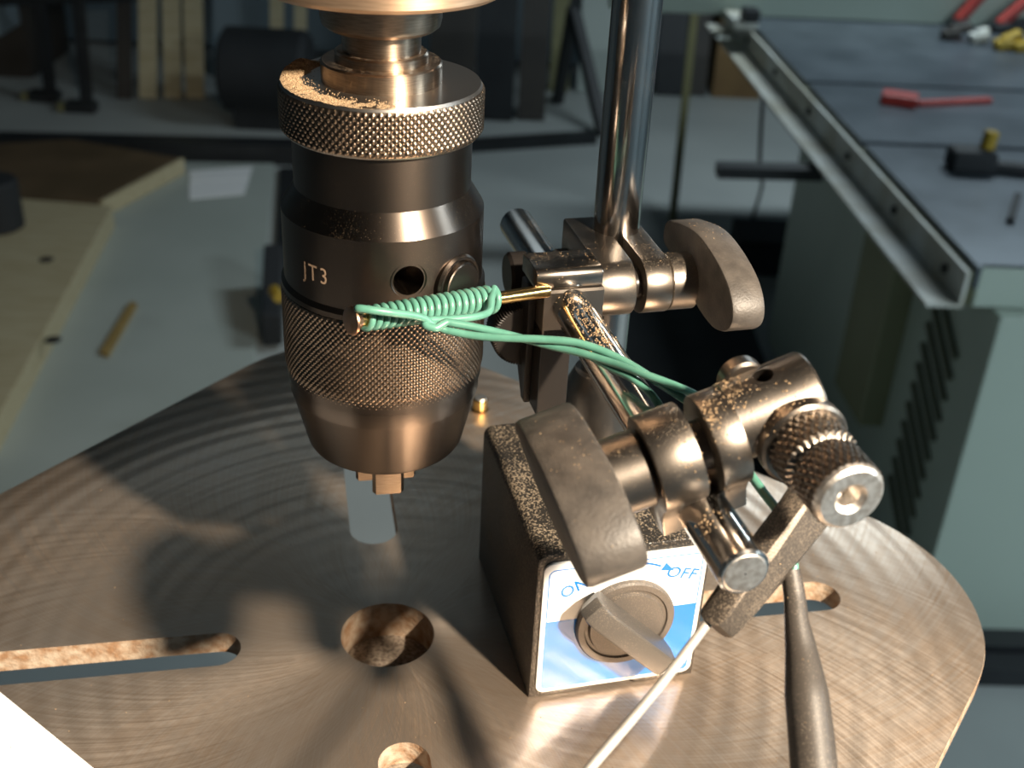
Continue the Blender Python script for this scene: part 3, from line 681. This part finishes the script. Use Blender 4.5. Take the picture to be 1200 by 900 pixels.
for i in range(4200):
    a = math.radians(random.uniform(138, 290)); r = random.triangular(14.6, 23.4, 20.0); h = heap_h(a, r)
    if h < 0.12 and random.random() > 0.10: continue
    c_ = V((r * math.cos(a), r * math.sin(a), 169.5 + h)); s_ = random.uniform(0.12, 0.30); b_ = random.uniform(0, 6.28)
    mb.add([c_ + V((math.cos(b_) * x - math.sin(b_) * y, math.sin(b_) * x + math.cos(b_) * y, z * 0.7)) * s_ for x, y, z in ICO], [(0, 1, 2), (0, 2, 3), (0, 3, 1), (1, 3, 2)])
d2 = mb.build('sawdust_heap', M['sawdust'], smooth=0); d2['kind'] = 'stuff'
tag(d2, 'brown sawdust heaped on the left of the top knurled collar of the chuck', 'sawdust')
mb = MB()
for i in range(260):
    x, y = random.uniform(-120, 170), random.uniform(-70, 90)
    grains(mb, [(V((x, y, 0)), 3)], 1, 0.22, -0.5, start=30)
mb.v = [v for v in mb.v]
d3 = mb.build('sawdust_specks', M['sawdust'], smooth=0); d3['kind'] = 'stuff'
tag(d3, 'tiny pale sawdust specks lying loose over the drill table', 'sawdust')

# ================================================================== workshop background
# --- table saw
SX = V((1, 0.040, 0)).normalized(); SY = V((-0.0735, 1, 0)).normalized(); S0 = V((810, 1573, -547))
def SP(x, y, z): return V((S0.x, S0.y, 0)) + SX * x + SY * y + V((0, 0, z))
sf = (SX, SY, EZ)
saw = thing('table_saw', 'pale green table saw with dark iron top and angle rail at the right', 'table saw', SP(400, 700, ZF))
mb = MB()
for y0, y1 in ((0, 628), (652, 1093), (1117, 2150)): mb.box(SP(600, (y0 + y1) / 2, -567), (1200, y1 - y0, 40), sf)
mb.box(SP(600, 1075, -580), (1198, 2140, 14), sf)
mb.build('saw_top', M['castiron'], saw, smooth=0)
MB().box(SP(606, 6, -584), (1200, 14, 74), sf).build('front_apron', M['saw'], saw, smooth=0, bevel=2)
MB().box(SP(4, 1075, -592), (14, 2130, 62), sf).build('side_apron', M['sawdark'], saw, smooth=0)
rail = MB().box(SP(-24, 970, -582), (7, 1980, 66), sf).box(SP(-52, 970, -612), (62, 1980, 6), sf).build('angle_rail', M['rail'], saw, smooth=0)
for y in (60, 330, 640, 960, 1300, 1640): MB().cyl(SP(-34, y, -578), SP(-27, y, -578), 9, 12).build('rail_bolt', M['black'], rail)
cab = MB().box(SP(560, 590, (ZF - 625) / 2 + 20), (1030, 1240, -625 - ZF - 40), sf).build('saw_cabinet', M['saw'], saw, smooth=0, bevel=4)
for i in range(11): MB().box(SP(42, 150, -720 - i * 45), (14, 170, 9), (SX, (SY + EZ * 0.62).normalized(), (EZ - SY * 0.62).normalized())).build('louvre', M['sawslot'], cab, smooth=0)
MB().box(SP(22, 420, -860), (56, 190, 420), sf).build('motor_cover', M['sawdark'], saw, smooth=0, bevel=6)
MB().box(SP(560, -50, ZF + 42), (1160, 60, 24), sf).build('base_rail', M['black'], saw, smooth=0)
MB().box(SP(560, -110, ZF + 22), (1260, 50, 40), sf).build('base_rail', M['rubber'], saw, smooth=0)
fence = thing('rip_fence', 'long pale green rip fence lying across the far end of the saw top', 'fence', SP(200, 1800, -547))
MB().box(SP(260, 1826, -492), (1340, 66, 105), sf).build('fence_beam', M['saw'], fence, smooth=0, bevel=4)
MB().box(SP(-40, 1700, -535), (70, 150, 22), sf).build('fence_head', M['rail'], fence, smooth=0, bevel=3)
MB().box(SP(-30, 1640, -506), (46, 60, 34), sf).build('fence_lock', M['black'], fence, smooth=0, bevel=4)
bar = MB().bar(at(840, 199, 2650), at(962, 202, 2650), 46, 26)
tag(bar.build('steel_bar', M['black'], smooth=0, origin=at(960, 200, 2600)), 'short black steel bar sticking out from under the saw rail', 'bar')
cordp = catmull([SP(-40, 1330, -640), at(893, 130, 3550), at(890, 200, 3650), V((846, 3560, -1150)), V((850, 3640, ZF + 8)), V((930, 3590, ZF + 8))], 8)
tag(MB().tube(cordp, 6, 8).build('power_cord', M['black'], smooth=60, origin=cordp[-1]), 'black power cord hanging to the floor behind the saw cabinet', 'cord')
# things on the saw
ZS = -547
def onz(px, py, z):
    d = fwd * F_PX + RIGHT * (px - 600) - UP * (py - 450); return CAM + d * ((z - CAM.z) / d.z)
rp_ = thing('red_pencil_case', 'red flat tool on the saw top beyond the black tape', 'tool', onz(1060, 122, ZS))
a, b = onz(1032, 118, ZS), onz(1074, 124, ZS)
MB().bar(a + EZ * 12, b + EZ * 12, 60, 24).build('case_body', M['red'], rp_, smooth=0, bevel=5)
MB().bar(b + EZ * 6, onz(1160, 120, ZS) + EZ * 6, 20, 12).build('case_blade', M['red'], rp_, smooth=0, bevel=3)
tm = thing('black_tool', 'black hand tool with a yellow button on the near saw top', 'tool', onz(1150, 195, ZS))
c = onz(1135, 198, ZS)
MB().box(c + EZ * 22, (92, 62, 44)).build('tool_body', M['rubber'], tm, bevel=12, bseg=3)
MB().bar(c + EZ * 12, onz(1215, 206, ZS) + EZ * 12, 34, 20).build('tool_handle', M['rubber'], tm, bevel=6)
MB().cyl(c + V((30, 10, 40)), c + V((34, 12, 78)), 15, 20, 3).build('tool_button', M['yellow'], tm)
tag(MB().bar(onz(1192, 232, ZS) + EZ * 6, onz(1183, 262, ZS) + EZ * 6, 14, 10).build('black_key', M['rubber'], smooth=0, origin=onz(1192, 232, ZS)), 'small black key lying near the front edge of the saw top', 'key')
clutter = [(1120, 18, 'red', 'red_clamp', 'red clamp at the left of the pile on the saw', 'clamp'), (1168, 22, 'red', 'red_clamp', 'orange red bar clamp crossing the pile on the saw', 'clamp'), (1143, 34, 'rail', 'grey_bottle', 'pale blue grey tool in the middle of the saw pile', 'tool'),
           (1172, 42, 'yellow', 'yellow_handle', 'yellow handle beside the red clamps on the saw', 'handle'), (1194, 44, 'yellow', 'yellow_handle', 'yellow handle at the far right of the saw pile', 'handle'), (1185, 20, 'black', 'black_box', 'black box behind the yellow handles on the saw', 'box'), (1110, 30, 'darkwood', 'dark_block', 'dark block at the left end of the saw pile', 'block')]
for i, (x, y, mk, nm, lb, ct_) in enumerate(clutter):
    q0 = onz(x, y + 16, ZS); s_ = 1.0
    t_ = thing(nm, lb, ct_, q0)
    dx = [1, 1.2, 0.3, 0.5, 0.5, 0.6, 0.6][i]; ang = [0.9, 0.75, 0.3, 0.4, -0.2, 0.1, 0.2][i]
    dv = V((math.cos(ang), 0.2, math.sin(ang))) 
    lo_ = q0 + EZ * 22; hi_ = lo_ + dv * 110 * dx
    MB().bar(lo_, hi_, 30, 26).build('bar', M[mk], t_, smooth=0, bevel=6)
    MB().bar(lo_ - V((18, 0, 10)), lo_ + V((30, 0, -2)), 46, 24).build('head', M['black' if i in (0, 1) else mk], t_, smooth=0, bevel=5)

# --- floor items
def fl(px, py, z=ZF): return onz(px, py, z)
def slab_on(name, pts, z0, z1, mk, label, cat, group=None):
    c = sum((V(p) for p in pts), V((0, 0, 0))) / len(pts); c.z = z0
    o = MB().prism([(p.x - c.x, p.y - c.y) for p in pts], c - EZ * 0, EX, EY, EZ, 0, z1 - z0, 2.0).build(name, M[mk], smooth=0, origin=c)
    return tag(o, label, cat, group)
slab_on('pale_panel', [V((-2150, 3960, 0)), V((-928, 4085, 0)), V((-566, 1900, 0)), V((-1800, 1750, 0))], ZF, ZF + 22, 'sheet', 'large pale grey green panel lying flat on the floor at left', 'panel')
ZP = ZF + 22
slab_on('paper_sheet', [fl(222, 201, ZP), fl(296, 196, ZP), fl(291, 212, ZP), fl(224, 218, ZP)], ZP, ZP + 1.2, 'paper', 'white paper lying at the back of the floor panel, farther one', 'paper')
slab_on('paper_sheet', [fl(222, 214, ZP), fl(292, 210, ZP), fl(286, 228, ZP), fl(222, 234, ZP)], ZP + 1.2, ZP + 2.4, 'paper', 'white paper lying on the floor panel, nearer of two', 'paper')
plw = slab_on('plywood_piece', [V((-1990, 3960, 0)), V((-1700, 4070, 0)), V((-1245, 3925, 0)), V((-1400, 3467, 0)), V((-1900, 3440, 0))], ZP, ZP + 60, 'ply', 'dark brown plywood piece lying on the floor panel at left', 'plywood')
a_, b_ = V((-1400, 3467, ZP + 31)), V((-1245, 3925, ZP + 31)); o_ = V((plw.location)) / MM
MB().bar(a_ + V((10, 0, 0)), b_ + V((10, 0, 0)), 14, 58).build('board_edge', M['pine'], plw, smooth=0, origin=(0, 0, 0)).location = -o_ * MM
slab_on('wood_stick', [fl(118, 416, ZP), fl(127, 420, ZP), fl(161, 360, ZP), fl(154, 357, ZP)], ZP, ZP + 14, 'stick', 'short yellow brown wooden stick lying alone on the floor panel', 'stick')
pk = thing('wooden_plank', 'long pale wooden plank with knots lying at the left edge on the floor panel', 'plank', V((-1400, 2700, ZP)))
pl_ = [V((-1325, 3395, 0)), V((-1165, 2000, 0)), V((-1560, 1980, 0)), V((-1660, 3420, 0))]
c = sum(pl_, V()) / 4
MB().prism([(p.x - c.x, p.y - c.y) for p in pl_], V((c.x, c.y, ZP)), EX, EY, EZ, 0, 75, 3).build('plank_board', M['pine'], pk, smooth=0)
for (x, y) in ((54, 304), (62, 398)):
    q = onz(x, y, ZP + 75.2); MB().lathe([(0, 22), (1.0, 20)], 20, V((q.x, q.y, ZP + 75))).build('knot', M['dark'], pk)
tag(MB().bar(V((-2150, 4060, ZF + 40)), V((-640, 4195, ZF + 40)), 100, 80).build('dark_beam', M['black'], smooth=0, origin=V((-1395, 4127, ZF))), 'dark beam lying across the floor behind the pale panel', 'beam')
tag(MB().bar(V((-600, 4268, ZF + 22)), V((330, 4603, ZF + 22)), 60, 44).build('foot_bar', M['black'], smooth=0, origin=V((-135, 4435, ZF))), 'thin black foot bar on the floor between chuck and post', 'bar')
fs_ = thing('folding_stand', 'black folding metal stand with crossed legs left of the chromed post', 'stand', V((260, 4900, ZF)))
ap = at(672, 10, 5150)
MB().bar(ap, V((175, 5140, ZF)), 45, 45).build('leg', M['black'], fs_, smooth=0)
MB().bar(ap, V((372, 4690, ZF + 10)), 45, 45).build('leg', M['black'], fs_, smooth=0)
MB().bar(ap + V((0, 0, -10)), ap + V((60, 0, 320)), 45, 45).build('stand_neck', M['black'], fs_, smooth=0)
tag(MB().bar(V((-868, 4060, ZF + 9)), V((-660, 2900, ZF + 9)), 66, 18).build('edge_shade_strip', M['black'], smooth=0, origin=V((-764, 3480, ZF))), 'thin dark strip standing in for the shade along the right edge of the pale panel', 'strip')  # black strip in place of the shaded floor along the panel's edge
tag(MB().lathe([(0, 70), (6, 78), (150, 78), (160, 70), (160, 0.5)], 24, fl(4, 292, ZP) + V((0, 0, 76))).build('black_can', M['rubber'], origin=fl(4, 292, ZP) + V((0, 0, 76))), 'black round can standing on the plank at the left edge', 'can')
bc = thing('bar_clamp', 'black bar clamp with yellow pad standing at the right edge of the panel', 'clamp', fl(316, 412))
q = fl(320, 411) + EZ * 62
MB().bar(q, V((q.x - 62, q.y + 360, ZF + 120)), 56, 104).build('clamp_bar', M['rubber'], bc, smooth=0, bevel=8)
yk = at(321, 340, 2920); MB().cyl(yk, yk + V((22, -40, 0)), 15, 20, 3).build('clamp_pad', M['yellow'], bc)
slab_on('floor_shade_sheet', [V((420, 3250, 0)), V((742, 3290, 0)), V((770, 2000, 0)), V((180, 2300, 0))], ZF, ZF + 12, 'rubber', 'dark sheet standing in for the shade on the floor beside the saw cabinet', 'shade sheet')  # added dark sheet: the floor's shade next to the saw, done as colour
tag(MB().box(V((850, 3420, ZF + 60)), (190, 200, 120)).build('black_box', M['rubber'], smooth=0, origin=V((850, 3420, ZF))), 'low black box on the floor behind the saw cabinet', 'box')
# --- against the back wall
for i, (px, wd, ln, mk, lb) in enumerate(((174, 76, 0.02, 'pine', 'pale board leaning on the back wall, leftmost of the three pale boards'), (203, 74, 0.0, 'pine', 'pale board leaning on the back wall, middle of the three pale boards'), (229, 80, -0.01, 'pine', 'pale board leaning on the back wall, rightmost of the three pale boards'),
        (146, 60, 0.03, 'darkwood', 'narrow dark board leaning left of the three pale boards'), (318, 60, 0, 'pine', 'pale board behind the chuck at the top, left of two'), (347, 55, 0, 'pine', 'pale board behind the chuck at the top, right of two'),
        (528, 200, 0, 'darkwood', 'wide dark board leaning on the back wall right of the chuck'), (578, 170, 0.0, 'black', 'wide black board leaning on the back wall right of the chuck'), (622, 120, 0, 'darkwood', 'dark board leaning left of the folding stand'), (652, 90, 0, 'olive', 'olive brown board seen through the folding stand'), (696, 190, 0, 'sheet', 'pale grey board behind the folding stand'),
        (783, 130, 0, 'black', 'dark board leaning on the back wall right of the chromed post'), (815, 90, 0, 'darkwood', 'grey brown upright board right of the chromed post'), (250, 150, 0, 'wall', 'blue grey panel right of the three pale boards'))):
    base = fl(px, 116 if i < 4 else 112 if i < 6 else 141 if i < 11 else 112)
    if i in (4, 5): base = V((base.x, 5150, ZF))
    if i in (9, 10): base = V((base.x * 1.08, 5330, ZF))
    if i == 13: base = V((base.x, 5300, ZF))
    h_ = 1500 if i < 11 else 1300
    tipv = V((base.x * 1.0 + ln * h_, min(5690, base.y + 420), ZF + h_))
    tag(MB().bar(V((base.x, base.y, ZF + 2)), tipv, wd, 24, up=EY).build('leaning_board', M[mk], smooth=0, origin=V((base.x, base.y, ZF))), lb, 'board')
bx_ = fl(840, 109)
tag(MB().box(V((bx_.x + 80, 5500, ZF + 330)), (230, 260, 660)).build('wooden_box', M['brownbox'], smooth=0, origin=V((bx_.x + 80, 5500, ZF))), 'tall brown wooden box against the back wall left of the saw rail', 'box')
tag(MB().bar(V((586, 3768, ZF + 1)), V((600, 3990, ZF + 1100)), 26, 26, up=EY).build('thin_post', M['olive'], smooth=0, origin=V((586, 3768, ZF))), 'thin olive upright post behind the chromed post', 'post')
sk = thing('stool_stand', 'black stool stand with two thin legs at the upper left', 'stool', V((-1950, 4710, ZF)))
for (x, y, tx) in ((60, 118, 0), (103, 131, 0)):
    q = fl(x, y); MB().bar(q + EZ * 6, q + EZ * 900 + V((20, 60, 0)), 42, 42, up=EY).build('leg', M['black'], sk, smooth=0)
    MB().bar(q + V((-90, 0, 22)), q + V((40, 0, 22)), 70, 44).build('foot', M['black'], sk, smooth=0, bevel=8)
    MB().bar(q + V((-120, -10, 20)), q + V((-88, -10, 20)), 50, 36).build('foot_cap', M['olive'], sk, smooth=0, bevel=6)
q = fl(60, 118); MB().bar(q + V((-200, 30, 420)), q + V((420, 20, 470)), 40, 50).build('crossbar', M['black'], sk, smooth=0)
tag(MB().box(V((-2600, 5350, ZF + 420)), (700, 500, 840)).build('dark_cabinet', M['darkwood'], smooth=0, origin=V((-2600, 5350, ZF))), 'dark cabinet in the far upper left corner', 'cabinet')
q = fl(12, 98); tag(MB().box(q + V((-60, -60, 330)), (260, 240, 150)).build('blue_grey_bin', M['wall'], smooth=0, bevel=10, origin=q + V((-60, -60, 255))), 'small blue grey bin at the far left edge', 'bin')
mt_ = thing('shop_motor', 'black rounded motor housing behind the chuck at left', 'motor', fl(300, 118))
q = at(306, 82, 4950)
MB().lathe([(0, 140), (20, 172), (340, 172), (365, 150)], 32, q + V((-160, 0, 0)), EX).build('motor_body', M['rubber'], mt_)
MB().box(V((q.x, q.y, (q.z + ZF) / 2 - 60)), (200, 220, q.z - ZF - 120)).build('motor_foot', M['black'], mt_, smooth=0)

for o in bpy.data.objects:
    if '_o' in o: del o['_o']
